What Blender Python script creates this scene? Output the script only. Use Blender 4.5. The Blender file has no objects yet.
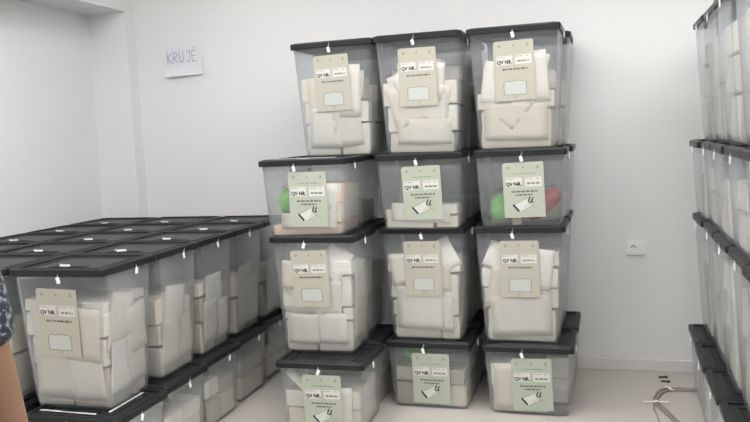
import bpy, bmesh, math, random
from mathutils import Vector, Matrix
random.seed(7)
SC = bpy.context.scene
COL = SC.collection
R = math.radians

# ------------------------------------------------------------------ render look
SC.view_settings.view_transform = 'Standard'
SC.view_settings.look = 'None'
SC.view_settings.exposure = 0.0
SC.view_settings.gamma = 1.0
SC.view_settings.use_curve_mapping = False
SC.cycles.transparent_max_bounces = 64
SC.cycles.max_bounces = 14
SC.cycles.diffuse_bounces = 6
SC.cycles.transmission_bounces = 10

# ------------------------------------------------------------------ materials
def newmat(name):
    m = bpy.data.materials.new(name); m.use_nodes = True
    nt = m.node_tree
    return m, nt, nt.nodes['Principled BSDF'], nt.nodes['Material Output']

def mat(name, col, rough=.6, spec=.4, var=0.0, scale=6.0, bump=0.0, bscale=40.0, metal=0.0):
    m, nt, b, out = newmat(name)
    b.inputs['Base Color'].default_value = (*col, 1)
    b.inputs['Roughness'].default_value = rough
    b.inputs['Specular IOR Level'].default_value = spec
    b.inputs['Metallic'].default_value = metal
    if var or bump:
        tc = nt.nodes.new('ShaderNodeTexCoord')
    if var:
        n = nt.nodes.new('ShaderNodeTexNoise'); n.inputs['Scale'].default_value = scale
        n.inputs['Detail'].default_value = 4
        r = nt.nodes.new('ShaderNodeMix'); r.data_type = 'RGBA'
        r.inputs[6].default_value = (*[c*(1-var) for c in col], 1)
        r.inputs[7].default_value = (*[min(1, c*(1+var)) for c in col], 1)
        nt.links.new(tc.outputs['Object'], n.inputs['Vector'])
        nt.links.new(n.outputs['Fac'], r.inputs[0])
        nt.links.new(r.outputs[2], b.inputs['Base Color'])
    if bump:
        n2 = nt.nodes.new('ShaderNodeTexNoise'); n2.inputs['Scale'].default_value = bscale
        n2.inputs['Detail'].default_value = 3
        bp = nt.nodes.new('ShaderNodeBump'); bp.inputs['Strength'].default_value = bump
        bp.inputs['Distance'].default_value = .01
        nt.links.new(tc.outputs['Object'], n2.inputs['Vector'])
        nt.links.new(n2.outputs['Fac'], bp.inputs['Height'])
        nt.links.new(bp.outputs['Normal'], b.inputs['Normal'])
    return m

def plastic(name, tint, haze, col):
    m, nt, b, out = newmat(name)
    nt.nodes.remove(b)
    tr = nt.nodes.new('ShaderNodeBsdfTransparent'); tr.inputs[0].default_value = (*tint, 1)
    df = nt.nodes.new('ShaderNodeBsdfDiffuse'); df.inputs[0].default_value = (*col, 1)
    tl = nt.nodes.new('ShaderNodeBsdfTranslucent'); tl.inputs[0].default_value = (*col, 1)
    gl = nt.nodes.new('ShaderNodeBsdfGlossy'); gl.inputs['Roughness'].default_value = .22
    gl.inputs[0].default_value = (.9, .92, .95, 1)
    m1 = nt.nodes.new('ShaderNodeMixShader'); m1.inputs[0].default_value = .45
    m2 = nt.nodes.new('ShaderNodeMixShader')
    m3 = nt.nodes.new('ShaderNodeMixShader')
    lw = nt.nodes.new('ShaderNodeLayerWeight'); lw.inputs['Blend'].default_value = .22
    tc = nt.nodes.new('ShaderNodeTexCoord')
    n = nt.nodes.new('ShaderNodeTexNoise'); n.inputs['Scale'].default_value = 9
    mp = nt.nodes.new('ShaderNodeMapRange')
    mp.inputs['To Min'].default_value = haze*.7; mp.inputs['To Max'].default_value = haze*1.3
    ml = nt.nodes.new('ShaderNodeMath'); ml.operation = 'MULTIPLY'; ml.inputs[1].default_value = .45
    nt.links.new(tc.outputs['Object'], n.inputs['Vector'])
    nt.links.new(n.outputs['Fac'], mp.inputs['Value'])
    nt.links.new(df.outputs[0], m1.inputs[1]); nt.links.new(tl.outputs[0], m1.inputs[2])
    nt.links.new(mp.outputs[0], m2.inputs[0])
    nt.links.new(tr.outputs[0], m2.inputs[1]); nt.links.new(m1.outputs[0], m2.inputs[2])
    nt.links.new(lw.outputs['Fresnel'], ml.inputs[0])
    nt.links.new(ml.outputs[0], m3.inputs[0])
    nt.links.new(m2.outputs[0], m3.inputs[1]); nt.links.new(gl.outputs[0], m3.inputs[2])
    nt.links.new(m3.outputs[0], out.inputs['Surface'])
    return m

M = {}
M['wall'] = mat('white_paint', (.77, .77, .775), .75, .25, .015, 1.3, .03, 60)
M['ceil'] = mat('ceiling_paint', (.84, .84, .83), .8, .2)
M['floor'] = mat('pale_floor', (.52, .49, .445), .38, .4, .06, 2.2, .02, 30)
M['base'] = mat('baseboard_tile', (.70, .685, .665), .4, .4, .03, 5)
M['lid'] = mat('black_lid_plastic', (.013, .0145, .0165), .40, .32, .12, 14, .04, 120)
M['clear'] = plastic('clear_box_plastic', (.985, .988, .99), .125, (.74, .775, .80))
M['paper'] = mat('white_packet_paper', (.72, .68, .60), .8, .2, .05, 5, .25, 7)
M['paper_b'] = mat('cream_packet_paper', (.70, .64, .54), .8, .2, .06, 5, .25, 7)
M['paper_c'] = mat('bright_packet_paper', (.75, .72, .66), .8, .2, .04, 5, .25, 7)
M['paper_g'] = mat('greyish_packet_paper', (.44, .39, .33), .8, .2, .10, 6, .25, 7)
M['paper_p'] = mat('pinkish_packet_paper', (.78, .60, .48), .8, .2, .06, 5, .25, 7)
M['red'] = mat('dark_red_bag', (.34, .055, .06), .5, .4, .1, 7, .3, 12)
M['green'] = mat('green_bag', (.19, .48, .12), .5, .4, .12, 7, .3, 12)
M['stick_t'] = mat('cream_sticker', (.47, .455, .385), .7, .2, .015, 6)
M['stick_s'] = mat('pale_green_sticker', (.44, .475, .395), .7, .2, .015, 6)
M['ink'] = mat('black_ink', (.03, .03, .03), .7, .2)
M['inkg'] = mat('grey_ink', (.22, .21, .19), .7, .2)
M['inkl'] = mat('light_ink', (.42, .41, .36), .7, .2)
M['white'] = mat('white_print', (.64, .64, .61), .7, .2)
M['blueish'] = mat('pale_blue_print', (.52, .545, .52), .7, .2)
M['seal'] = mat('white_seal_plastic', (.88, .88, .86), .4, .4)
M['sign'] = mat('sign_paper', (.73, .745, .78), .8, .15)
M['pen'] = mat('blue_marker', (.36, .39, .52), .7, .2)
M['outlet'] = mat('outlet_plastic', (.80, .80, .78), .35, .45)
M['hole'] = mat('dark_hole', (.03, .03, .03), .6, .2)
M['cable'] = mat('grey_cable', (.33, .29, .25), .5, .4)
M['debris'] = mat('dark_scrap', (.03, .03, .03), .6, .3)
M['strip'] = mat('paper_strip', (.70, .69, .66), .7, .2)
M['skin'] = mat('skin', (.27, .155, .10), .5, .35, .05, 9, .05, 90)
M['hair'] = mat('dark_hair', (.025, .018, .014), .55, .4, .2, 60, .4, 90)
M['trousers'] = mat('dark_trousers', (.03, .034, .045), .8, .2, .1, 20)
M['shoe'] = mat('black_shoe', (.02, .02, .02), .45, .4)
M['lamp_frame'] = mat('lamp_frame', (.75, .75, .75), .4, .4)
m, nt, b, out = newmat('lamp_diffuser')
b.inputs['Emission Color'].default_value = (1, .99, .98, 1)
b.inputs['Emission Strength'].default_value = 14.8
M['lamp'] = m
# shirt: dark navy cloth with pale broken marks
m, nt, b, out = newmat('patterned_shirt')
tc = nt.nodes.new('ShaderNodeTexCoord')
vo = nt.nodes.new('ShaderNodeTexNoise'); vo.inputs['Scale'].default_value = 75
vo.inputs['Detail'].default_value = 1
cr = nt.nodes.new('ShaderNodeValToRGB')
cr.color_ramp.elements[0].position = .52; cr.color_ramp.elements[0].color = (.022, .027, .042, 1)
cr.color_ramp.elements[1].position = .64; cr.color_ramp.elements[1].color = (.22, .25, .28, 1)
nt.links.new(tc.outputs['Object'], vo.inputs['Vector']); nt.links.new(vo.outputs['Fac'], cr.inputs[0])
nt.links.new(cr.outputs[0], b.inputs['Base Color']); b.inputs['Roughness'].default_value = .85
M['shirt'] = m

# ------------------------------------------------------------------ helpers
def mesh_from(bm, name, mats, smooth=False):
    bmesh.ops.recalc_face_normals(bm, faces=bm.faces)
    me = bpy.data.meshes.new(name); bm.to_mesh(me); bm.free()
    for mm in (mats if isinstance(mats, (list, tuple)) else [mats]): me.materials.append(mm)
    if smooth:
        for p in me.polygons: p.use_smooth = True
    return me

def put(name, me, parent=None, loc=(0, 0, 0), rot=(0, 0, 0), scale=(1, 1, 1)):
    o = bpy.data.objects.new(name, me); COL.objects.link(o)
    o.location = loc; o.rotation_euler = rot; o.scale = scale
    if parent is not None: o.parent = parent
    return o

def tag(o, label=None, cat=None, group=None, kind=None):
    if label: o['label'] = label
    if cat: o['category'] = cat
    if group: o['group'] = group
    if kind: o['kind'] = kind
    return o

def box(bm, lo, hi, mi=0, bev=0.0, rot=None):
    c = [(a+b)/2 for a, b in zip(lo, hi)]; s = [b-a for a, b in zip(lo, hi)]
    r = bmesh.ops.create_cube(bm, size=1)
    vs = r['verts']
    for v in vs: v.co = Vector((v.co.x*s[0], v.co.y*s[1], v.co.z*s[2]))
    fs = list({f for v in vs for f in v.link_faces})
    if bev:
        es = list({e for f in fs for e in f.edges})
        rr = bmesh.ops.bevel(bm, geom=es, offset=bev, segments=2, affect='EDGES', profile=.5)
        vs = list({v for f in rr['faces'] for v in f.verts} | {v for v in vs if v.is_valid})
        fs = list({f for v in vs for f in v.link_faces})
    for v in vs:
        if rot: v.co = rot @ v.co
        v.co += Vector(c)
    for f in fs: f.material_index = mi
    return vs

def rrect(hx, hy, r, seg=4):
    r = max(.0005, min(r, hx*.95, hy*.95)); pts = []
    for cx, cy, a0 in ((hx-r, hy-r, 0), (-hx+r, hy-r, 90), (-hx+r, -hy+r, 180), (hx-r, -hy+r, 270)):
        for k in range(seg+1):
            a = R(a0+90*k/seg); pts.append((cx+r*math.cos(a), cy+r*math.sin(a)))
    return pts

def loft(bm, rings, cap0=True, cap1=True, mi=0):
    """rings: list of lists of (x,y,z)"""
    vr = [[bm.verts.new(p) for p in ring] for ring in rings]
    n = len(vr[0])
    for a, b in zip(vr, vr[1:]):
        for i in range(n):
            f = bm.faces.new((a[i], a[(i+1) % n], b[(i+1) % n], b[i])); f.material_index = mi
    if cap0: bm.faces.new(list(reversed(vr[0]))).material_index = mi
    if cap1: bm.faces.new(vr[-1]).material_index = mi

def tube(bm, pts, rad, seg=8, mi=0):
    pts = [Vector(p) for p in pts]; rings = []
    up = Vector((0, 0, 1))
    for i, p in enumerate(pts):
        d = (pts[min(i+1, len(pts)-1)] - pts[max(i-1, 0)]).normalized()
        u = d.cross(up if abs(d.dot(up)) < .95 else Vector((1, 0, 0))).normalized(); w = d.cross(u)
        rr = rad[i] if isinstance(rad, (list, tuple)) else rad
        rings.append([p + (u*math.cos(2*math.pi*k/seg) + w*math.sin(2*math.pi*k/seg))*rr for k in range(seg)])
    loft(bm, rings, mi=mi)

def smooth_path(pts, n=8):
    pts = [Vector(p) for p in pts]; out = []
    P = [pts[0]] + pts + [pts[-1]]
    for i in range(1, len(P)-2):
        for k in range(n):
            t = k/n; a, b, c, d = P[i-1], P[i], P[i+1], P[i+2]
            out.append(.5*((2*b)+(c-a)*t+(2*a-5*b+4*c-d)*t*t+(3*b-a-3*c+d)*t**3))
    out.append(pts[-1]); return out

def quad(bm, pts, mi=0):
    f = bm.faces.new([bm.verts.new(p) for p in pts]); f.material_index = mi; return f

# ------------------------------------------------------------------ the room
YW, XL, YR, XN, ZN = 4.52, -2.95, 4.415, -3.225, 2.245   # back wall, left wall, recess edge, recess back, recess top
XR, YF, ZC = 2.3, -1.6, 2.85

def structure(name, boxes, mm):
    bm = bmesh.new()
    for lo, hi in boxes: box(bm, lo, hi)
    o = put(name, mesh_from(bm, name, mm)); o['kind'] = 'structure'; return o

structure('floor', [((-3.5, YF-.2, -.12), (XR+.2, YW+.2, 0))], M['floor'])
structure('ceiling', [((-3.5, YF-.2, ZC), (XR+.2, YW+.2, ZC+.12))], M['ceil'])
structure('wall_back', [((-3.5, YW, 0), (XR+.2, YW+.2, ZC))], M['wall'])
structure('wall_left', [((-3.5, YR, 0), (XL, YW, ZC)),               # pier beside the recess
                        ((-3.5, .30, ZN), (XL, YR, ZC)),             # beam over the recess
                        ((-3.5, .30, 0), (XN, YR, ZN)),              # back of the recess
                        ((-3.5, YF, 0), (XL, .30, ZC))], M['wall'])
structure('wall_right', [((XR, YF, 0), (XR+.2, YW, ZC))], M['wall'])
structure('wall_front', [((-3.5, YF-.2, 0), (XR+.2, YF, ZC))], M['wall'])
bm = bmesh.new()
box(bm, (XL, YW-.013, 0), (XR, YW, .066), bev=.003)
o = put('baseboard_back', mesh_from(bm, 'baseboard_back', M['base'])); o['kind'] = 'structure'

# ceiling lamps (out of the frame, they light the room)
def lamp_mesh():
    bm = bmesh.new(); w, d = .62, .32
    for lo, hi in (((-w, -d, -.04), (w, -d+.03, 0)), ((-w, d-.03, -.04), (w, d, 0)),
                   ((-w, -d+.03, -.04), (-w+.03, d-.03, 0)), ((w-.03, -d+.03, -.04), (w, d-.03, 0))):
        box(bm, lo, hi)
    f = mesh_from(bm, 'lamp_frame', M['lamp_frame'])
    bm = bmesh.new(); box(bm, (-w+.03, -d+.03, -.03), (w-.03, d-.03, -.02))
    return f, mesh_from(bm, 'lamp_diffuser', M['lamp'])
LF, LD = lamp_mesh()
for (x, y, where) in ((-1.95, 2.35, 'over the left block'), (-.5, 2.35, 'before the centre stack'), (.95, 2.35, 'before the right stack'),
                      (-1.6, .4, 'over the left front of the room'), (.75, .4, 'over the right front of the room')):
    t = put('ceiling_light', None, loc=(x, y, ZC))
    tag(t, 'flat white ceiling light panel '+where, 'ceiling light', 'ceiling light panels')
    put('frame', LF, t); put('diffuser', LD, t)
for (x, y, where) in ((-1.85, 3.55, 'close to the back wall, left'), (-.35, 3.55, 'close to the back wall, middle'), (1.0, 3.55, 'close to the back wall, right')):
    t = put('ceiling_light', None, loc=(x, y, ZC), scale=(.43, .43, .8))
    tag(t, 'small white ceiling light panel '+where, 'ceiling light', 'small ceiling light panels')
    put('frame', LF, t); put('diffuser', LD, t)

# ------------------------------------------------------------------ ballot boxes
W, L = .437, .374                      # lid width and depth
H_T, H_S = .574, .367                  # stacking height of the tall and the short box
S = [0, H_S, H_S+H_T, 2*H_S+H_T, 2*H_S+2*H_T]
TAP = .056                             # wall taper
TH = .003
DROP = .0255                            # a stacked box stands this deep inside the rim of the lid below

def half(z, H):                        # outer half sizes of the body at height z
    d = (H-.05-z)*TAP
    return W/2-.009-d, L/2-.009-d

def body_mesh(H, drop=0.0):
    bm = bmesh.new(); top = H-.022; rings = []
    def ring(z, ins, r):
        if z < .02: z -= drop
        hx, hy = half(z, H); return [(x, y, z) for x, y in rrect(hx-ins, hy-ins, r)]
    rings.append(ring(.006, .012+TH, .020)); rings.append(ring(.012, .004+TH, .026))
    for z in (.03, (H-.1)*.5, H-.075): rings.append(ring(z, TH, .028))
    rings.append(ring(top, TH, .028))
    rings.append(ring(top, 0, .031))
    rings.append(ring(H-.07, 0, .031)); rings.append(ring(H-.071, .0015, .031))
    rings.append(ring(H-.085, .0015, .031)); rings.append(ring(H-.086, 0, .031))
    for z in ((H-.1)*.5, .03, .012): rings.append(ring(z, 0 if z > .02 else .004, .031))
    rings.append(ring(.002, .010, .024))
    loft(bm, rings)
    return mesh_from(bm, 'box_body', M['clear'], True)

def lid_mesh():
    """origin at the stacking plane"""
    bm = bmesh.new(); rings = []
    out = [(.030, -.032), (.0045, -.030), (.0045, -.050), (.0015, -.050), (0, -.048), (0, -.025), (.003, -.0215), (.014, -.0205),
           (.016, -.0175), (.024, -.0175), (.026, -.019), (.0275, -.026), (.058, -.026), (.061, -.030), (.069, -.030), (.072, -.026)]
    for ins, z in out:
        rings.append([(x, y, z) for x, y in rrect(W/2-ins, L/2-ins, max(.005, .016-ins*.25))])
    loft(bm, rings)
    return mesh_from(bm, 'lid', M['lid'])

def slot_mesh():
    bm = bmesh.new()
    box(bm, (-.085, -.062, 0), (.085, -.030, .0035), bev=.0015)
    box(bm, (-.070, -.052, .0030), (-.015, -.040, .0055), bev=.001)
    box(bm, (.015, -.052, .0030), (.070, -.040, .0055), bev=.001)
    return mesh_from(bm, 'slot_cover', M['lid'])

def seal_mesh(seed):
    """small flag seal hanging from a thin tie, origin where the tie leaves the lid lip, hanging at -y"""
    rnd = random.Random(seed); bm = bmesh.new()
    a = rnd.uniform(-.5, .5)
    rot = Matrix.Rotation(a, 3, 'Y')
    box(bm, (-.0072, -.0065, -.032), (.0072, -.0015, -.006), bev=.0012, rot=rot)
    tube(bm, smooth_path([(0, -.002, .004), (.003*a, -.0045, 0), (0, -.004, -.008)], 4), .0010, 6)
    if seed % 2: tube(bm, smooth_path([(.002, -.004, -.008), (.008+.01*a, -.0055, .006), (.010+.02*a, -.006, .016)], 4), .0006, 6)
    return mesh_from(bm, 'seal', M['seal'])

def top_seal_mesh():
    bm = bmesh.new()
    box(bm, (-.020, -.007, .003), (.020, .007, .012), bev=.0015, rot=Matrix.Rotation(.25, 3, 'Z'))
    tube(bm, smooth_path([(-.018, 0, .006), (-.030, .006, .014), (-.042, .002, .004)], 4), .0011, 6)
    return mesh_from(bm, 'seal', M['seal'])

# ---- sticker and its printing (x right, z up from the sheet's top edge, facing -y)
def text_polys(s, size, off=0.0):
    cu = bpy.data.curves.new('t', 'FONT'); cu.body = s; cu.size = size; cu.offset = off
    cu.resolution_u = 2
    ob = bpy.data.objects.new('t', cu); COL.objects.link(ob)
    dg = bpy.context.evaluated_depsgraph_get(); dg.update()
    me = bpy.data.meshes.new_from_object(ob.evaluated_get(dg))
    vs = [v.co.copy() for v in me.vertices]; fs = [list(p.vertices) for p in me.polygons]
    bpy.data.objects.remove(ob); bpy.data.curves.remove(cu); bpy.data.meshes.remove(me)
    return vs, fs

QV = text_polys('QV NR.', .0245, .0010)

def add_printing(bm, short):
    rnd = random.Random(3 if short else 4)
    e = [-.0004]
    def rect(x0, z0, x1, z1, mi, sk=0.0, dy=0.0):
        y = e[0]-dy
        quad(bm, [(x0, y, z0), (x1, y, z0+sk), (x1, y, z1+sk), (x0, y, z1)], mi)
    def words(x0, x1, z, h, mi, dy=.0003):
        x = x0
        while x < x1-.003:
            w = min(rnd.uniform(.008, .022), x1-x)
            # a word of illegible print: small uprights under a thin joining bar
            k = max(2, int(w/.0042))
            for i in range(k):
                xx = x+i*w/k; hh = h*rnd.uniform(.7, 1)
                rect(xx, z, xx+w/k*.68, z+hh, mi, dy=dy)
            x += w+.004
    INK, GR, WH, BL, LT = 0, 1, 2, 3, 4
    # three emblems
    for cx in (-.074, .0, .074):
        for k in range(7):
            a = 2*math.pi*k/7+cx*9; r0, r1 = .0022, .0065+.003*((k*5) % 3)/2
            p = Vector((math.cos(a), 0, math.sin(a))); q = Vector((-math.sin(a), 0, math.cos(a)))*.0017
            b = Vector((cx, e[0], -.025)); sc = .62 if cx == 0 else 1
            quad(bm, [b+p*r0*sc-q, b+p*r1*sc-q*.6, b+p*r1*sc+q*.6, b+p*r0*sc+q], GR)
    words(-.048, .064, -.056, .0060, GR if short else LT, 0)
    # white answer fields with small captions
    rect(-.092, -.116, -.008, -.072, WH, .001)
    rect(.008, -.116, .092, -.072, WH, .001)
    words(-.086, -.046, -.080, .0045, GR); words(.012, .048, -.080, .0045, GR); words(.066, .078, -.081, .006, GR)
    ox = -.090
    for f in QV[1]:
        quad_pts = [(ox+QV[0][i].x, e[0]-.0005, -.110+QV[0][i].y) for i in f]
        try: bm.faces.new([bm.verts.new(p) for p in quad_pts]).material_index = INK
        except ValueError: pass
    words(.018, .082, -.105, .0095, INK, .0004)
    words(-.062, .070, -.142, .0095, INK, 0)
    if short:
        words(-.040, .045, -.158, .0085, INK, 0)
        # drawing of a tilted ballot sheet with a dark edge, and a hand
        y = e[0]
        A, B_, C_, D_ = (-.062, -.202), (.010, -.172), (.036, -.206), (-.030, -.238)
        quad(bm, [(p[0], y, p[1]) for p in (A, D_, C_, B_)], WH)
        quad(bm, [(-.062, y-.0003, -.202), (-.030, y-.0003, -.238), (-.026, y-.0003, -.228), (-.055, y-.0003, -.196)], INK)
        quad(bm, [(-.062, y-.0003, -.202), (.010, y-.0003, -.172), (.010, y-.0003, -.174), (-.060, y-.0003, -.204)], GR)
        for (x0, z0, x1, z1, w) in ((.018, -.190, .030, -.164, .006), (.034, -.190, .044, -.168, .006), (.020, -.192, .046, -.190, .004),
                                    (.030, -.200, .070, -.222, .0018), (.000, -.216, .030, -.196, .0018), (-.024, -.238, .040, -.207, .0015)):
            d = Vector((x1-x0, 0, z1-z0)).normalized(); q = Vector((-d.z, 0, d.x))*w/2
            a, b = Vector((x0, y-.0003, z0)), Vector((x1, y-.0003, z1))
            quad(bm, [a-q, b-q, b+q, a+q], INK if w > .003 else GR)
        words(-.058, .050, -.250, .0022, LT, 0)
    else:
        y = e[0]
        rect(-.055, -.262, .055, -.196, BL)
        lw = .0024
        for (x0, z0, x1, z1) in ((-.060, -.262, -.060, -.204), (.060, -.262, .060, -.204), (-.060, -.204, -.040, -.196), (.060, -.204, .040, -.196),
                                 (-.040, -.196, -.020, -.199), (.040, -.196, .020, -.199), (-.020, -.199, .020, -.193), (-.060, -.262, .060, -.264),
                                 (-.006, -.264, -.006, -.285), (.007, -.264, .007, -.285)):
            d = Vector((x1-x0, 0, z1-z0)).normalized(); q = Vector((-d.z, 0, d.x))*lw/2
            a, b = Vector((x0, y-.0003, z0)), Vector((x1, y-.0003, z1))
            quad(bm, [a-q, b-q, b+q, a+q], GR)

def sticker_mesh(short):
    bm = bmesh.new(); w, h = (.208, .262) if short else (.212, .292)
    c = .010
    out = [(-w/2, -c), (-w/2+c, 0), (w/2-c*.6, 0), (w/2, -c*.6), (w/2, -h), (-w/2, -h)]
    a = [bm.verts.new((x, 0, z)) for x, z in out]; b = [bm.verts.new((x, .0006, z)) for x, z in out]
    bm.faces.new(a); bm.faces.new(list(reversed(b)))
    for i in range(len(a)):
        j = (i+1) % len(a); bm.faces.new((a[i], b[i], b[j], a[j]))
    for f in bm.faces: f.material_index = 5
    add_printing(bm, short)
    bm.normal_update()
    for f in bm.faces:
        if f.material_index < 5 and f.normal.y > 0: f.normal_flip()
    me = bpy.data.meshes.new('sticker'); bm.to_mesh(me); bm.free()
    for k in ('ink', 'inkg', 'white', 'blueish', 'inkl', 'stick_s' if short else 'stick_t'): me.materials.append(M[k])
    return me

MESH = {}
for k, H in (('tall', H_T), ('short', H_S)):
    MESH[k] = dict(body=body_mesh(H, DROP if k == 'tall' else 0), raised=body_mesh(H, DROP), sticker=sticker_mesh(k == 'short'))
LID, SLOT, TOPSEAL = lid_mesh(), slot_mesh(), top_seal_mesh()
SEALS = [seal_mesh(k) for k in range(5)]

BOXES = {}
nbox = [0]
def make_box(kind, x0, y0, z, ref, label, group, rz=0.0, side=None, top_seal=False, sticker=True, dx=0.0, dz=0.0, srot=0.0, front_seal=True):
    """x0,y0: front left corner of the lid"""
    H = H_T if kind == 'tall' else H_S
    rnd = random.Random(nbox[0]*13+5); nbox[0] += 1
    t = put('ballot_box', None, loc=(x0+W/2, y0+L/2, z), rot=(0, 0, R(rz)))
    tag(t, label, 'ballot box', group)
    put('body', MESH[kind]['raised' if z > 0 else 'body'], t)
    lid = put('lid', LID, t, loc=(0, 0, H))
    put('slot_cover', SLOT, lid, loc=(0, -L*.5+.135, -.026))
    sx = rnd.uniform(-.035, .02)
    if front_seal: put('seal', SEALS[rnd.randrange(5)], t, loc=(sx, -L/2-.0005, H-.044), rot=(0, 0, 0))
    if side: put('seal', SEALS[rnd.randrange(5)], t, loc=(side*(W/2+.0005), rnd.uniform(-.04, .04), H-.044), rot=(0, 0, R(90*side)))
    if top_seal: put('seal', TOPSEAL, t, loc=(rnd.uniform(-.03, .01), -L*.5+.085, H-.0285), rot=(0, 0, rnd.uniform(-.3, .3)))
    if sticker:
        zt = H-(.088 if kind == 'tall' else .080)+dz
        hx, hy = half(zt, H)
        put('sticker', MESH[kind]['sticker'], t, loc=(dx, -hy-.0012, zt), scale=((.88, 1, .95) if kind == 'tall' else (.92, 1, 1.0)), rot=(math.atan(TAP), R(srot), 0))
    BOXES[ref] = (t, kind)
    return t

# ------------------------------------------------------------------ packets of ballot papers
def packet_mesh(seed):
    rnd = random.Random(seed); bm = bmesh.new(); rings = []
    jit = [(rnd.uniform(-.009, .009), rnd.uniform(-.009, .009)) for _ in range(20)]
    for ins, z in ((.030, -.492), (.008, -.478), (0, -.42), (0, -.2), (.003, .0), (0, .2), (0, .42), (.008, .478), (.030, .492)):
        ox, oy = rnd.uniform(-.006, .006), rnd.uniform(-.006, .006)
        rings.append([(x+jit[i][0]+ox, y+jit[i][1]+oy, z+rnd.uniform(-.006, .006)) for i, (x, y) in enumerate(rrect(.485-ins, .485-ins, .022+ins*.4))])
    loft(bm, rings)
    return mesh_from(bm, 'paper_packet', M['paper'])
PACK = {}
for mk in ('paper', 'paper_b', 'paper_c', 'paper_g', 'paper_p'):
    PACK[mk] = []
    for k in range(4):
        me = packet_mesh(k+10)
        me.materials.clear(); me.materials.append(M[mk]); PACK[mk].append(me)

def packet(ref, short_ref, c, size, rot, mk, where, rnd):
    """c: centre in box coordinates"""
    t, kind = BOXES[ref]
    mw = Matrix.Translation(t.location) @ t.rotation_euler.to_matrix().to_4x4()
    p = mw @ Vector(c)
    o = put('paper_packet', PACK[mk][rnd.randrange(4)], loc=p, rot=(rot[0], rot[1], rot[2]+t.rotation_euler.z), scale=size)
    adj = {'paper': 'white', 'paper_b': 'cream', 'paper_c': 'bright white', 'paper_g': 'greyish brown', 'paper_p': 'pinkish'}[mk]
    tag(o, f'{adj} paper packet, {where} in {ref}', 'paper packet', 'paper packets in '+ref)
    return o

def fill(ref, levels, seed, mks=('paper', 'paper', 'paper_c', 'paper_b'), depth2=True, tilt=3.0):
    """levels: list of (height, [x fractions]) stacked from the bottom; front row and, if depth2, a back row"""
    t, kind = BOXES[ref]; H = H_T if kind == 'tall' else H_S
    rnd = random.Random(seed); z = .009 if t.location.z < .01 else .009-DROP
    names = {1: ['bottom'], 2: ['bottom', 'top'], 3: ['bottom', 'middle', 'top'], 4: ['bottom', 'second', 'third', 'top'],
             5: ['bottom', 'second', 'third', 'fourth', 'top']}[len(levels)]
    for li, (hz, fr) in enumerate(levels):
        hx, hy = half(z+hz*.35, H); hx -= .009; hy -= .013
        last = li == len(levels)-1
        rows = [('front', -hy, -hy+hy*1.0), ('back', -hy+hy*1.0, hy)] if depth2 else [('', -hy, hy)]
        for rn, y0, y1 in rows:
            f = fr if rn != 'back' else [1.0]
            x = -hx; tot = sum(abs(a) for a in f)
            for xi, a in enumerate(f):
                w = abs(a)/tot*2*hx
                if a > 0:
                    nm = {1: [''], 2: ['left', 'right'], 3: ['left', 'centre', 'right']}[len(f)][xi]
                    hh = hz*(rnd.uniform(.80, 1.05) if last and rn != 'back' else .97)*(rnd.uniform(.7, .95) if rn == 'back' and last else 1)
                    k = tilt*(1.5 if last else .55)*(1 if depth2 else .4)
                    rot = (R(rnd.uniform(-k, k)*.4), R(rnd.uniform(-k, k)), R(rnd.uniform(-2, 2)))
                    if w < .9*2*hx and not last: rot = (rot[0], rot[1]*.6, rot[2])
                    shr = 1-.5*abs(rot[1])
                    packet(ref, ref, (x+w/2, (y0+y1)/2, z+hh/2), (w*.965*shr, (y1-y0)*.95, hh*.97),
                           rot, rnd.choice(mks), ' '.join(q for q in (names[li], rn, nm) if q), rnd)
                x += w
        z += hz
    return z

def loose_sheet(ref, c, size, rot, where, seed, mk='paper_c', curl=.035):
    rnd = random.Random(seed); bm = bmesh.new(); n = 7; g = {}
    cx, cz = rnd.uniform(-.35, .35), curl*rnd.uniform(.6, 1.4)
    for i in range(n):
        for j in range(n):
            u, v = i/(n-1)-.5, j/(n-1)-.5
            y = cz*((u-cx)**2*1.2+.5*u*v)+rnd.uniform(-.0012, .0012)
            g[i, j] = bm.verts.new((u*size[0], y, v*size[1]))
    for i in range(n-1):
        for j in range(n-1): bm.faces.new((g[i, j], g[i+1, j], g[i+1, j+1], g[i, j+1]))
    bm.normal_update(); bmesh.ops.solidify(bm, geom=bm.faces[:], thickness=.0008)
    me = mesh_from(bm, 'ballot_sheet', M[mk], True)
    t, kind = BOXES[ref]
    p = t.location+t.rotation_euler.to_matrix() @ Vector(c); rot = (rot[0], rot[1], rot[2]+t.rotation_euler.z)
    o = put('ballot_sheet', me, loc=p, rot=rot)
    tag(o, f'loose white paper sheet, {where} in {ref}', 'paper sheet', 'loose sheets in '+ref)
    return o

# ---- centre stack: three columns, four rows, two deep
ROWS = ['bottom', 'third', 'second', 'top']       # from the floor up
KIND = ['short', 'tall', 'short', 'tall']
COLS = ['left', 'middle', 'right']
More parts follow.
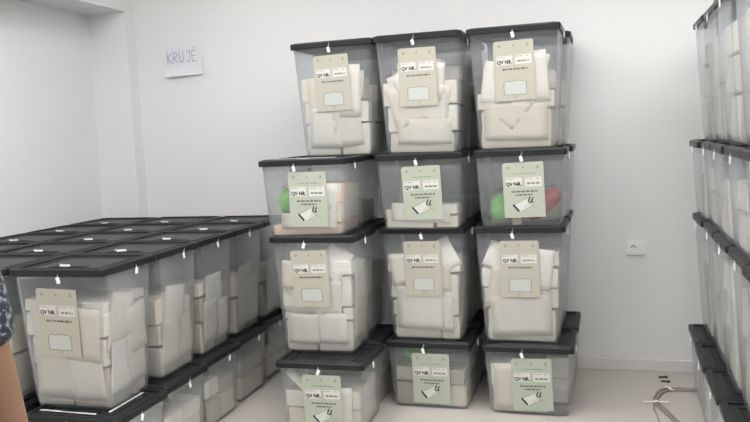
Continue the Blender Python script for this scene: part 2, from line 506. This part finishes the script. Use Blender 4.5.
# lid front-left corners (x, y, turn) per column from the floor up
POS = {'left':   [(-1.530, 3.292, .6), (-1.585, 3.420, .3), (-1.615, 3.415, .8), (-1.540, 3.715, -.4)],
       'middle': [(-1.104, 3.705, -.8), (-1.115, 3.715, -.6), (-1.106, 3.650, .3), (-1.098, 3.690, .4)],
       'right':  [(-.612, 3.685, .4), (-.642, 3.715, .3), (-.628, 3.690, 1.0), (-.640, 3.705, -.5)]}
for ci, cn in enumerate(COLS):
    for r in range(4):
        x, y, a = POS[cn][r]
        ref = f"centre stack's {ROWS[r]}-row {cn} box"
        kd = KIND[r]
        lab = f"{kd} clear ballot box with black lid, {ROWS[r]} row, front {cn} of the centre stack"
        make_box(kd, x, y, S[r], ref, lab, 'front ballot boxes of the centre stack', a, side=1,
                 dx={'left': -.005, 'middle': .0, 'right': .002}[cn] + ((-.014 if cn == 'left' and r == 1 else -.002) if kd == 'tall' else .03 if (cn, r) == ('left', 2) else .012), srot=random.uniform(-1.5, 1.5), top_seal=(cn == 'left' and r >= 2))
        # the second box, behind it
        by = max(y + L + .012, 0)
        by = min(by+{('right', 1): .02, ('right', 0): .01}.get((cn, r), 0), YW-L-.02)
        bx = x+{'left': -.028, 'middle': .0, 'right': [.006, .004, .012, .026][r]}[cn]
        ref2 = f"box behind the centre stack's {ROWS[r]}-row {cn} box"
        make_box(kd, bx, by, S[r], ref2, f"{kd} clear ballot box hidden behind the {ROWS[r]}-row {cn} box of the centre stack",
                 'rear ballot boxes of the centre stack', 0, side=1 if cn == 'right' else None, sticker=False, front_seal=False)
        if kd == 'tall':
            fill(ref2, [(.20, [1]), (.16, [1])], ci*10+r+500, depth2=False)
        else:
            fill(ref2, [(.13, [1])], ci*10+r+500, depth2=False)

c = lambda r, n: f"centre stack's {r}-row {n} box"
fill(c('top', 'left'), [(.165, [.55, .45]), (.11, [1]), (.115, [.9, -.1])], 1)
fill(c('top', 'middle'), [(.10, [1]), (.13, [.8, .2]), (.12, [.25, .5, .25]), (.09, [-.2, .6, -.2])], 2)
fill(c('top', 'right'), [(.19, [1]), (.08, [.2, .5, .3]), (.14, [-.08, .84, -.08])], 3)
fill(c('third', 'left'), [(.16, [.48, .52]), (.06, [.85, .15]), (.16, [1]), (.075, [-.55, .45])], 4)
fill(c('third', 'middle'), [(.12, [.72, .28]), (.08, [1]), (.14, [1]), (.09, [.3, -.3, .4])], 5)
fill(c('third', 'right'), [(.17, [1]), (.10, [.25, .5, .25]), (.10, [.2, .8]), (.07, [-.2, .2, .6])], 6)
fill(c('second', 'left'), [(.055, [1]), (.10, [-.45, .55]), (.10, [-.58, .42])], 7, ('paper_p', 'paper_b', 'paper'))
fill(c('second', 'middle'), [(.06, [.7, .3]), (.045, [.45, .55])], 8, ('paper_c', 'paper'))
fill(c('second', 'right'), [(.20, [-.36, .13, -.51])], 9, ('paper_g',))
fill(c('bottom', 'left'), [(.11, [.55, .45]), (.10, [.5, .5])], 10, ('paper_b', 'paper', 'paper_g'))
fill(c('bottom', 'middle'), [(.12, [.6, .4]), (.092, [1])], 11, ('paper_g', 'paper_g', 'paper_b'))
fill(c('bottom', 'right'), [(.13, [.76, -.24]), (.13, [.76, -.24])], 12, ('paper_c', 'paper'))

for nm, cc, sz, ro, wh, sd in (
        (c('top', 'left'), (.04, -.150, .345), (.22, .14), (-.06, .10, 0), 'standing behind the sticker', 1),
        (c('top', 'middle'), (-.02, -.150, .31), (.27, .15), (-.06, -.22, 0), 'standing behind the sticker', 2),
        (c('top', 'right'), (.05, -.150, .35), (.20, .17), (-.06, .20, 0), 'standing behind the sticker', 3),
        (c('third', 'left'), (.10, -.150, .42), (.13, .17), (-.06, .55, 0), 'standing at the upper right', 4),
        (c('third', 'middle'), (.10, -.150, .41), (.13, .16), (-.06, -.5, 0), 'standing at the upper right', 5),
        (c('third', 'right'), (-.09, -.150, .40), (.15, .13), (-.06, .4, 0), 'standing at the upper left', 6),
        (c('second', 'left'), (.07, -.153, .20), (.035, .22), (-.06, -.5, 0), 'slanting right of the sticker', 7),
        (c('bottom', 'left'), (-.10, -.155, .23), (.04, .20), (-.06, -.8, 0), 'slanting left of the sticker', 8)):
    loose_sheet(nm, cc, sz, ro, wh, sd, 'paper_c', .012)

def wall_sheets(ref, side, specs, seed):
    '''sheets standing against the inside of a wall; specs: (place words, across 0..1, height 0..1, width, tall, tilt degrees)'''
    t, kind = BOXES[ref]; H = H_T if kind == 'tall' else H_S
    for q, (where, u, v, w_, h_, tl) in enumerate(specs):
        z = .02+v*(H-.10); hx, hy = half(z, H); off = .0075+.0022*(q % 3)
        if side == 'front': cc = ((u*2-1)*(hx-.03), -hy+off, z); rot = (TAP*.98, R(tl), 0)
        else: cc = (hx-off, (u*2-1)*(hy-.03), z); rot = (TAP*.98, R(tl), R(90))
        loose_sheet(ref, cc, (w_, h_), rot, where, seed*31+q, ('paper', 'paper_c', 'paper', 'paper_b')[(seed+q) % 4], .006)

wall_sheets(c('top', 'left'), 'front', [('at the front, lower left', .32, .22, .17, .20, 3), ('at the front, lower right', .68, .25, .15, .22, -4),
            ('at the front, upper left', .25, .58, .12, .17, -2), ('at the front, upper right', .72, .60, .13, .26, 2)], 1)
wall_sheets(c('top', 'middle'), 'front', [('at the front, along the bottom', .55, .14, .27, .12, 2), ('at the front, lower left', .30, .42, .17, .20, -14),
            ('at the front, lower right', .70, .40, .15, .20, 10), ('at the front, upper left', .38, .62, .15, .16, -28), ('at the front, upper right', .72, .64, .10, .18, 6)], 2)
wall_sheets(c('top', 'right'), 'front', [('at the front, along the bottom', .5, .20, .30, .18, 1), ('at the front, steeply tilted', .42, .36, .17, .17, 42),
            ('at the front, upper left', .24, .58, .13, .20, 10), ('at the front, upper right', .80, .62, .11, .24, -4)], 3)
wall_sheets(c('third', 'left'), 'front', [('at the front, lower left', .26, .16, .16, .15, 1), ('at the front, lower right', .72, .17, .16, .15, -1),
            ('at the front, across the middle', .45, .50, .29, .17, 3), ('at the front, upper left', .28, .72, .18, .14, 5)], 4)
wall_sheets(c('third', 'middle'), 'front', [('at the front, lower left', .42, .26, .24, .22, 2), ('at the front, lower right', .84, .20, .07, .18, 0),
            ('at the front, upper middle', .5, .58, .27, .14, -3), ('at the front, upper left', .20, .68, .14, .16, -8)], 5)
wall_sheets(c('third', 'right'), 'front', [('at the front, along the bottom', .5, .20, .29, .20, -2), ('at the front, middle left', .3, .48, .18, .20, 14),
            ('at the front, middle right', .70, .50, .15, .22, -6), ('at the front, upper right', .82, .68, .09, .20, 8)], 6)
wall_sheets(c('third', 'left'), 'right', [('at the right wall, below', .45, .22, .20, .20, 3), ('at the right wall, above', .45, .60, .19, .22, -6)], 7)
wall_sheets(c('third', 'middle'), 'right', [('at the right wall, below', .45, .24, .20, .20, -3), ('at the right wall, above', .5, .58, .18, .18, 6)], 8)
wall_sheets(c('bottom', 'left'), 'front', [('at the front, right half', .68, .40, .17, .20, 2)], 9)
wall_sheets(c('bottom', 'left'), 'right', [('at the right wall', .45, .42, .20, .20, -4)], 10)
wall_sheets(c('bottom', 'right'), 'front', [('front, left of middle', .36, .44, .24, .23, 2)], 11)
wall_sheets(c('second', 'left'), 'front', [('at the front, along the bottom', .55, .12, .28, .07, 2), ('at the front, right edge', .85, .40, .09, .20, 8)], 12)
wall_sheets(c('second', 'middle'), 'front', [('at the front, along the bottom', .5, .14, .29, .09, 3)], 13)

# coloured bags in the short boxes
def bag(ref, mk, cc, size, label, seed, tilt=0.0):
    rnd = random.Random(seed); bm = bmesh.new()
    bmesh.ops.create_icosphere(bm, subdivisions=3, radius=.5)
    ph = [rnd.uniform(0, 6) for _ in range(6)]
    for v in bm.verts:
        n = v.co.normalized()
        k = 1+.10*math.sin(7*n.x+ph[0])*math.cos(6*n.z+ph[1])+.06*math.sin(13*n.y+ph[2]+5*n.z)
        v.co = Vector((n.x*size[0]*k*.5, n.y*size[1]*k*.5, max(-.42, n.z*.5*k)*size[2]))
    me = mesh_from(bm, 'plastic_bag', M[mk], True)
    t, kind = BOXES[ref]
    o = put('plastic_bag', me, loc=Vector(t.location)+Vector(cc), rot=(0, R(tilt), 0)); tag(o, label, 'bag'); return o
bag(c('second', 'left'), 'green', (-.105, -.065, .135), (.11, .16, .14), "green bag in the short second-row left box of the centre stack", 1)
bag(c('second', 'right'), 'green', (-.100, -.065, .062), (.115, .18, .145), "green bag in the short second-row right box of the centre stack", 2)
bag(c('second', 'right'), 'red', (.098, -.080, .078), (.200, .13, .105), "dark red bag at the right of the second-row right box", 3, -38)
bag(c('bottom', 'middle'), 'green', (-.085, -.06, .268), (.13, .15, .09), "green bag on greyish papers in the bottom middle box", 4)
bm = bmesh.new()

# ---- left block: five deep, three across, two layers
DEEP = ['front', 'second', 'middle', 'fourth', 'rear']
COLN = ['right', 'centre', 'left']
for ci, cn in enumerate(COLN):
    for k in range(5):
        # lower short box on the floor
        ref = f"left block's lower {DEEP[k]} box, {cn} file"
        x = -1.815-W-ci*.446-.018*k*(1 if ci == 0 else .2)
        y = 2.462+.3835*k
        if ci: x -= .045
        x = max(x, XN+.006)
        make_box('short', x, y, 0, ref, f"short clear ballot box on the floor, {DEEP[k]} place in the left block's {cn} file",
                 'lower ballot boxes of the left block', random.uniform(-.4, .4) if ci == 0 else 0, side=1 if ci == 0 else None, sticker=False, front_seal=(k == 0))
        if ci == 0:
            fill(ref, [(.12, [.5, .5]), (.09, [1])], 300+k, ('paper', 'paper_b', 'paper_b') if k < 2 else ('paper_b', 'paper_g'), depth2=(k < 3))  # duller papers stand in for the weaker light on the lower layer
        ref = f"left block's upper {DEEP[k]} box, {cn} file"
        x = (-1.872 if ci == 0 else -1.885)-W-ci*.4405-.006*k
        y = (2.535 if ci < 2 else 2.515)+.379*k if k else (2.520 if ci < 2 else 2.512)
        if ci == 2: x = max(x, XN+.004)
        make_box('tall', x, y, S[1], ref, f"tall clear ballot box, upper layer, {DEEP[k]} place in the left block's {cn} file",
                 'upper ballot boxes of the left block', (1.2 if k == 0 and ci == 0 else random.uniform(-.3, .3)), side=1 if ci == 0 else None, top_seal=True,
                 sticker=(k == 0), dx=-.010, dz=-.012, srot=2.0, front_seal=(k == 0))
        if ci == 0:
            lv = [[(.17, [.5, .5]), (.12, [1]), (.10, [.5, .5]), (.05, [1])], [(.14, [.6, .4]), (.10, [1]), (.12, [1])],
                  [(.16, [1]), (.12, [.5, .5]), (.06, [1])], [(.20, [1]), (.12, [1])], [(.2, [1]), (.1, [1])]][k]
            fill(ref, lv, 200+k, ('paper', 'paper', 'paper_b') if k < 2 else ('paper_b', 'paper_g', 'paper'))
        elif ci == 1 and k == 0:
            fill(ref, [(.2, [1]), (.15, [1])], 220, ('paper_b', 'paper'), depth2=False)

LB = lambda k: f"left block's upper {DEEP[k]} box, right file"
wall_sheets(LB(0), 'front', [('front below left', .30, .25, .17, .24, 2), ('front below right', .72, .24, .17, .24, -2),
            ('front above left', .30, .60, .16, .20, -4), ('front above right', .74, .56, .16, .22, 5)], 20)
wall_sheets(LB(0), 'right', [('right side below left', .30, .24, .15, .22, 4), ('right side below right', .72, .26, .14, .22, -5),
            ('right side above left', .35, .62, .15, .24, 12), ('right side above right', .72, .52, .13, .20, -10)], 21)
for k_ in range(1, 5):
    wall_sheets(LB(k_), 'right', [('right side below left', .30, .24, .15, .22, 5-3*k_), ('right side below right', .74, .22, .14, .20, -8+3*k_),
                ('right side above', .45, .56-.03*k_, .17, .22, 14-7*k_)], 21+k_)

# ---- right stack: one box wide, five deep, four high
NEAR = ['farthest', 'fourth', 'middle', 'second', 'nearest']
for r in range(4):
    for k in range(5):
        x = [.374, .402, .392, .410][r]+random.uniform(-.010, .010)
        y = 4.245-.389*k-L-(.0 if r != 0 else .02)
        kd = KIND[r]
        ref = f"right stack's {ROWS[r]}-row {NEAR[k]} box"
        make_box(kd, x, y, S[r], ref, f"{kd} clear ballot box with black lid, {ROWS[r]} row, {NEAR[k]} place in the right stack",
                 'ballot boxes of the right stack', random.uniform(-.8, .8), side=-1, sticker=(k == 4), front_seal=(k == 4))
        if kd == 'tall':
            lv = [[(.25, [1]), (.22, [1])], [(.19, [1]), (.15, [1]), (.13, [1])]][(k+r) % 2]
            fill(ref, lv, 400+r*10+k, ('paper', 'paper_c'), depth2=False)
        else:
            fill(ref, [(.14, [1]), (.12, [1])] if (k+r) % 2 else [(.25, [1])], 400+r*10+k, ('paper', 'paper_c'), depth2=False)

# ------------------------------------------------------------------ small things
# handwritten wall sign
bm = bmesh.new(); n = 10; g = {}
sw, sh = .262, .185
for i in range(n+1):
    for j in range(n+1):
        u, v = i/n, j/n
        y = -.008-.022*max(0, (.45-v)/.45)**2*(1-.45*u)
        g[i, j] = bm.verts.new(((u-.5)*sw, y, (v-.5)*sh))
for i in range(n):
    for j in range(n): bm.faces.new((g[i, j], g[i+1, j], g[i+1, j+1], g[i, j+1]))
bm.normal_update(); bmesh.ops.solidify(bm, geom=bm.faces[:], thickness=.0005)
sg = put('paper_sign', mesh_from(bm, 'paper_sign', M['sign']), loc=(-2.602, YW, 1.912), rot=(0, R(-1.5), 0))
tag(sg, 'handwritten white paper sign on the back wall above the left block', 'sign')
bm = bmesh.new()
def stroke(pts, wd=.0055):
    for (a, b) in zip(pts, pts[1:]):
        a = Vector((a[0], -.0095, a[1])); b = Vector((b[0], -.0095, b[1]))
        d = (b-a).normalized(); q = Vector((-d.z, 0, d.x))*wd/2
        a = a-d*wd*.35; b = b+d*wd*.35
        quad(bm, [a-q, b-q, b+q, a+q])
bz, tz = -.005, .062
def L_(x, pts): stroke([(x+px*.030, bz+pz*(tz-bz)) for px, pz in pts])
L_(-.118, [(.1, 1), (.1, 0)]); L_(-.118, [(1.0, .98), (.12, .45), (1.05, 0)])                  # K
L_(-.074, [(0, 0), (.05, 1), (.7, .98), (.9, .78), (.7, .55), (.08, .5), (.95, 0)])            # R
L_(-.030, [(0, 1), (.02, .25), (.25, .02), (.7, .02), (.9, .25), (.95, 1)])                    # U
L_(.016, [(.25, .98), (1.0, 1), (.85, .25), (.6, .02), (.15, .06)])                            # J
L_(.056, [(1.1, 1.02), (.15, 1), (.15, 0), (1.1, .02)]); L_(.056, [(.15, .5), (.9, .54)])      # E
L_(.056, [(.55, 1.26), (.62, 1.30)]); L_(.056, [(.95, 1.30), (1.02, 1.34)])                    # its two dots
me = mesh_from(bm, 'handwriting', M['pen']); put('handwriting', me, sg)

# wall socket
ot = put('wall_outlet', None, loc=(.131, YW, .700)); tag(ot, 'white wall socket low on the back wall beside the centre stack', 'wall outlet')
bm = bmesh.new(); box(bm, (-.052, -.018, -.041), (.052, 0, .041), bev=.003); put('face_plate', mesh_from(bm, 'face_plate', M['outlet']), ot)
bm = bmesh.new(); box(bm, (-.040, -.021, -.026), (.040, -.017, .028), bev=.0015)
ins = put('socket_insert', mesh_from(bm, 'socket_insert', M['outlet']), ot)
bm = bmesh.new()
for px in (-.022, -.004): tube(bm, [(px, -.0218, .004), (px, -.0208, .004)], .0042, 12)
box(bm, (-.020, -.0218, .011), (-.006, -.0208, .016))
put('socket_holes', mesh_from(bm, 'socket_holes', M['hole']), ins)

# cables on the floor, with ties
def cable(name, pts, rad, label):
    bm = bmesh.new(); tube(bm, smooth_path(pts, 10), rad, 8)
    return tag(put(name, mesh_from(bm, name, M['cable'], True)), label, 'cable', 'grey floor cables')
cable('floor_cable', [(.78, 4.300, .0062), (.55, 4.292, .0062), (.40, 4.215, .0062), (.300, 4.205, .0062), (.235, 4.175, .0062), (.200, 4.07, .0062), (.195, 3.97, .0062), (.235, 3.84, .0062), (.272, 3.70, .0062), (.30, 3.5, .0062), (.31, 3.3, .0062)], .006,
      'grey cable curving on the floor from behind the right stack, outer one')
cable('floor_cable', [(.76, 4.270, .0062), (.54, 4.272, .0062), (.40, 4.190, .0062), (.305, 4.182, .0062), (.252, 4.150, .0062), (.217, 4.06, .0062), (.211, 3.98, .0062), (.252, 3.84, .0062), (.290, 3.70, .0062), (.32, 3.5, .0062), (.33, 3.3, .0062)], .006,
      'grey cable curving on the floor from behind the right stack, inner one')
cable('floor_cable', [(.190, 3.955, .0045), (.186, 3.88, .0045), (.196, 3.80, .0045), (.200, 3.70, .0045), (.205, 3.50, .0045)], .004,
      'thin grey cable branching forward from the tied bend on the floor')
def tie(cx, cy, ang, ln, label):
    bm = bmesh.new(); box(bm, (-ln/2, -.006, .0135), (ln/2, .006, .0155), bev=.0008)
    box(bm, (-.010, -.009, .0137), (.008, .009, .0205), bev=.002)
    tag(put('cable_tie', mesh_from(bm, 'cable_tie', M['seal']), loc=(cx, cy, -.0012), rot=(0, 0, R(ang))), label, 'cable tie', 'white cable ties')
tie(.275, 4.185, -62, .075, 'white cable tie at the bend of the floor cables, nearer the baseboard')
tie(.200, 3.968, 6, .120, 'white cable tie across the floor cables, farther from the baseboard')
def scrap(x, y, a, label):
    bm = bmesh.new(); box(bm, (-.022, -.007, 0), (.022, .007, .007), bev=.002)
    box(bm, (.012, -.010, 0), (.024, .010, .009), bev=.002)
    tag(put('plastic_scrap', mesh_from(bm, 'plastic_scrap', M['debris']), loc=(x, y, 0), rot=(0, 0, R(a))), label, 'scrap', 'dark scraps on the floor')
scrap(.258, 4.400, 5, 'small dark scrap on the floor, the one nearer the baseboard')
scrap(.266, 4.325, -4, 'small dark scrap on the floor, the one nearer the cables')

# a paper strip lying on a lid, and added strips for a box's base edges
def strip(a, b, z, wd, label):
    a, b = Vector((*a, z)), Vector((*b, z)); d = b-a; bm = bmesh.new()
    ln = d.length
    box(bm, (0, -wd/2, 0), (ln, wd/2, .0012)); 
    o = put('paper_strip', mesh_from(bm, 'paper_strip', M['strip']), loc=a, rot=(0, 0, math.atan2(d.y, d.x)))
    tag(o, label, 'paper strip')
strip((-1.545, 3.468), (-1.235, 3.474), S[3]-.0170, .022, 'white paper strip lying along the second-row left lid of the centre stack')
strip((-2.255, 2.538), (-1.955, 2.530), S[1]-.0258, .011, 'white stand-in strip for front base edge of the nearest upper box of the left block')  # added in place of the box's own bright base edge
strip((-1.915, 2.56), (-1.918, 2.80), S[1]-.0258, .010, 'white stand-in strip for right base edge of the nearest upper box of the left block')  # second added strip, carries the bright base edge along the right side

# ------------------------------------------------------------------ person at the left edge (arm in view)
def skin_mesh(name, joints, bones, mats, sub=2, root=0):
    me = bpy.data.meshes.new(name); me.from_pydata([j[0] for j in joints], bones, [])
    ob = bpy.data.objects.new(name, me); COL.objects.link(ob)
    sm = ob.modifiers.new('skin', 'SKIN'); sm.use_smooth_shade = True
    if not me.skin_vertices: 
        bpy.context.view_layer.objects.active = ob
    for i, j in enumerate(joints):
        sv = me.skin_vertices[0].data[i]
        r = j[1]; sv.radius = r if isinstance(r, tuple) else (r, r)
        sv.use_root = (i == root)
    ss = ob.modifiers.new('sub', 'SUBSURF'); ss.levels = sub; ss.render_levels = sub
    dg = bpy.context.evaluated_depsgraph_get(); dg.update()
    out = bpy.data.meshes.new_from_object(ob.evaluated_get(dg))
    bpy.data.objects.remove(ob); bpy.data.meshes.remove(me)
    out.materials.clear()
    for m_ in (mats if isinstance(mats, (list, tuple)) else [mats]): out.materials.append(m_)
    for p in out.polygons: p.use_smooth = True
    return out

PX, PY = -1.472, 1.285            # where the person stands, turned towards the left block
J, B = [], []
def jn(p, r, par=None):
    J.append((p, r)); i = len(J)-1
    if par is not None: B.append((par, i))
    return i
pel = jn((0, 0, .93), (.150, .105))
sp1 = jn((0, .01, 1.08), (.138, .098), pel)
sp2 = jn((0, .005, 1.24), (.160, .105), sp1)
chs = jn((0, 0, 1.345), (.125, .085), sp2)
nk = jn((0, .012, 1.43), .052, chs)
n2 = jn((0, .022, 1.475), .050, nk)
hd = jn((0, .030, 1.535), (.072, .085), n2)
hd2 = jn((0, .026, 1.605), (.074, .090), hd)
hd3 = jn((0, .024, 1.655), (.045, .055), hd2)
nose = jn((0, .118, 1.555), .013, hd)
for s in (1, -1):
    ear = jn((s*.080, .020, 1.565), .014, hd)
    sh = jn((s*.165, -.005, 1.345), .062, chs)
    if s == 1:
        up = jn((.203, -.008, 1.22), .047, sh); el = jn((.222, -.004, 1.035), .041, up)
        f1 = jn((.226, .010, .955), .043, el); wr = jn((.236, .048, .795), .027, f1)
        pm = jn((.240, .058, .735), (.022, .036), wr)
        base, ax = Vector((.241, .062, .705)), Vector((.01, .14, -1)).normalized()
    else:
        up = jn((-.200, -.008, 1.22), .047, sh); el = jn((-.225, -.004, 1.035), .041, up)
        f1 = jn((-.232, .020, .955), .043, el); wr = jn((-.245, .085, .800), .027, f1)
        pm = jn((-.248, .105, .742), (.022, .036), wr)
        base, ax = Vector((-.249, .114, .712)), Vector((-.03, .22, -1)).normalized()
    fw = Vector((0, 1, .14)).normalized()
    for q, (off, ln) in enumerate(((.028, .070), (.010, .080), (-.009, .075), (-.027, .058))):
        a = base+fw*off; k0 = jn(tuple(a), .0095, pm)
        k1 = jn(tuple(a+ax*ln*.5+Vector((-s*.006, 0, 0))), .0085, k0)
        jn(tuple(a+ax*ln+Vector((-s*.022, 0, .004))), .0068, k1)
    th = jn(tuple(base+fw*.040-ax*.035+Vector((-s*.010, 0, 0))), .0115, pm)
    jn(tuple(base+fw*.056+ax*.018+Vector((-s*.018, 0, 0))), .0085, th)
    hip = jn((s*.095, 0, .86), .095, pel); kn = jn((s*.105, .012, .475), .058, hip)
    cf = jn((s*.108, -.012, .33), .055, kn); an = jn((s*.112, -.015, .095), .036, cf)
    hl = jn((s*.112, -.012, .045), .036, an); jn((s*.125, .145, .032), .028, hl)
body = skin_mesh('person', J, B, M['skin'])
per = put('person', body, loc=(PX, PY, 0))
tag(per, 'standing person in a dark patterned short-sleeved shirt at the left edge', 'person')
# shirt: torso and short sleeves down to the elbow
J, B = [], []
a0 = jn((0, 0, .76), (.186, .142)); a = jn((0, 0, .90), (.178, .130), a0); b_ = jn((0, .01, 1.08), (.162, .118), a); d_ = jn((0, .005, 1.24), (.176, .120), b_)
e_ = jn((0, 0, 1.345), (.138, .098), d_); jn((0, .008, 1.405), (.072, .068), e_)
for s in (1, -1):
    q = jn((s*.168, -.005, 1.345), .074, e_); q2 = jn((s*.196, -.008, 1.20), .058, q)
    q3 = jn((s*.226, -.004, 1.06), .058, q2); jn((s*.234, .000, .970), .062, q3)
put('shirt', skin_mesh('shirt', J, B, M['shirt']), per)
J, B = [], []
a0 = jn((0, 0, .97), (.150, .108)); a = jn((0, 0, .87), (.140, .112), a0)
for s in (1, -1):
    q = jn((s*.095, 0, .76), .098, a); q2 = jn((s*.106, .012, .475), .075, q); jn((s*.113, -.012, .085), .062, q2)
put('trousers', skin_mesh('trousers', J, B, M['trousers']), per)
for s in (1, -1):
    J, B = [], []
    a = jn((s*.112, -.030, .046), .044); q = jn((s*.118, .07, .044), .043, a); jn((s*.126, .165, .036), .034, q)
    put('shoe', skin_mesh('shoe', J, B, M['shoe']), per)
J, B = [], []
a = jn((0, -.022, 1.53), (.070, .060)); q = jn((0, -.012, 1.61), (.080, .082), a); q2 = jn((0, .012, 1.662), (.070, .078), q)
jn((0, .075, 1.660), (.052, .026), q2)
put('hair', skin_mesh('hair', J, B, M['hair']), per)
bm = bmesh.new()
for s in (1, -1):
    r = bmesh.ops.create_uvsphere(bm, u_segments=10, v_segments=8, radius=.011)
    for v in r['verts']: v.co += Vector((s*.030, .100, 1.572))
put('eyes', mesh_from(bm, 'eyes', M['seal'], True), per)
bm = bmesh.new(); tube(bm, smooth_path([(-.024, .104, 1.515), (0, .112, 1.514), (.024, .104, 1.515)], 4), [.003]*4+[.0045]*1+[.003]*4, 8)
put('lips', mesh_from(bm, 'lips', M['red'], True), per)

# ------------------------------------------------------------------ camera
cam = bpy.data.cameras.new('camera'); co = bpy.data.objects.new('camera', cam); COL.objects.link(co)
cam.sensor_width = 36; cam.lens = 36*780/750; cam.clip_start = .05
yaw, pit, rol = 0.2948, 0.0969, 0.046
F = Vector((-math.sin(yaw)*math.cos(pit), math.cos(yaw)*math.cos(pit), -math.sin(pit)))
Rt = Vector((math.cos(yaw), math.sin(yaw), 0)); U = Rt.cross(F)
R2 = Rt*math.cos(rol)-U*math.sin(rol); U2 = U*math.cos(rol)+Rt*math.sin(rol)
m4 = Matrix((R2, U2, -F)).transposed().to_4x4(); m4.translation = Vector((0, 0, 1.3857))
co.matrix_world = m4
SC.camera = co
w = bpy.data.worlds.new('world'); SC.world = w; w.use_nodes = True
w.node_tree.nodes['Background'].inputs[0].default_value = (.8, .85, 1, 1)
w.node_tree.nodes['Background'].inputs[1].default_value = .2
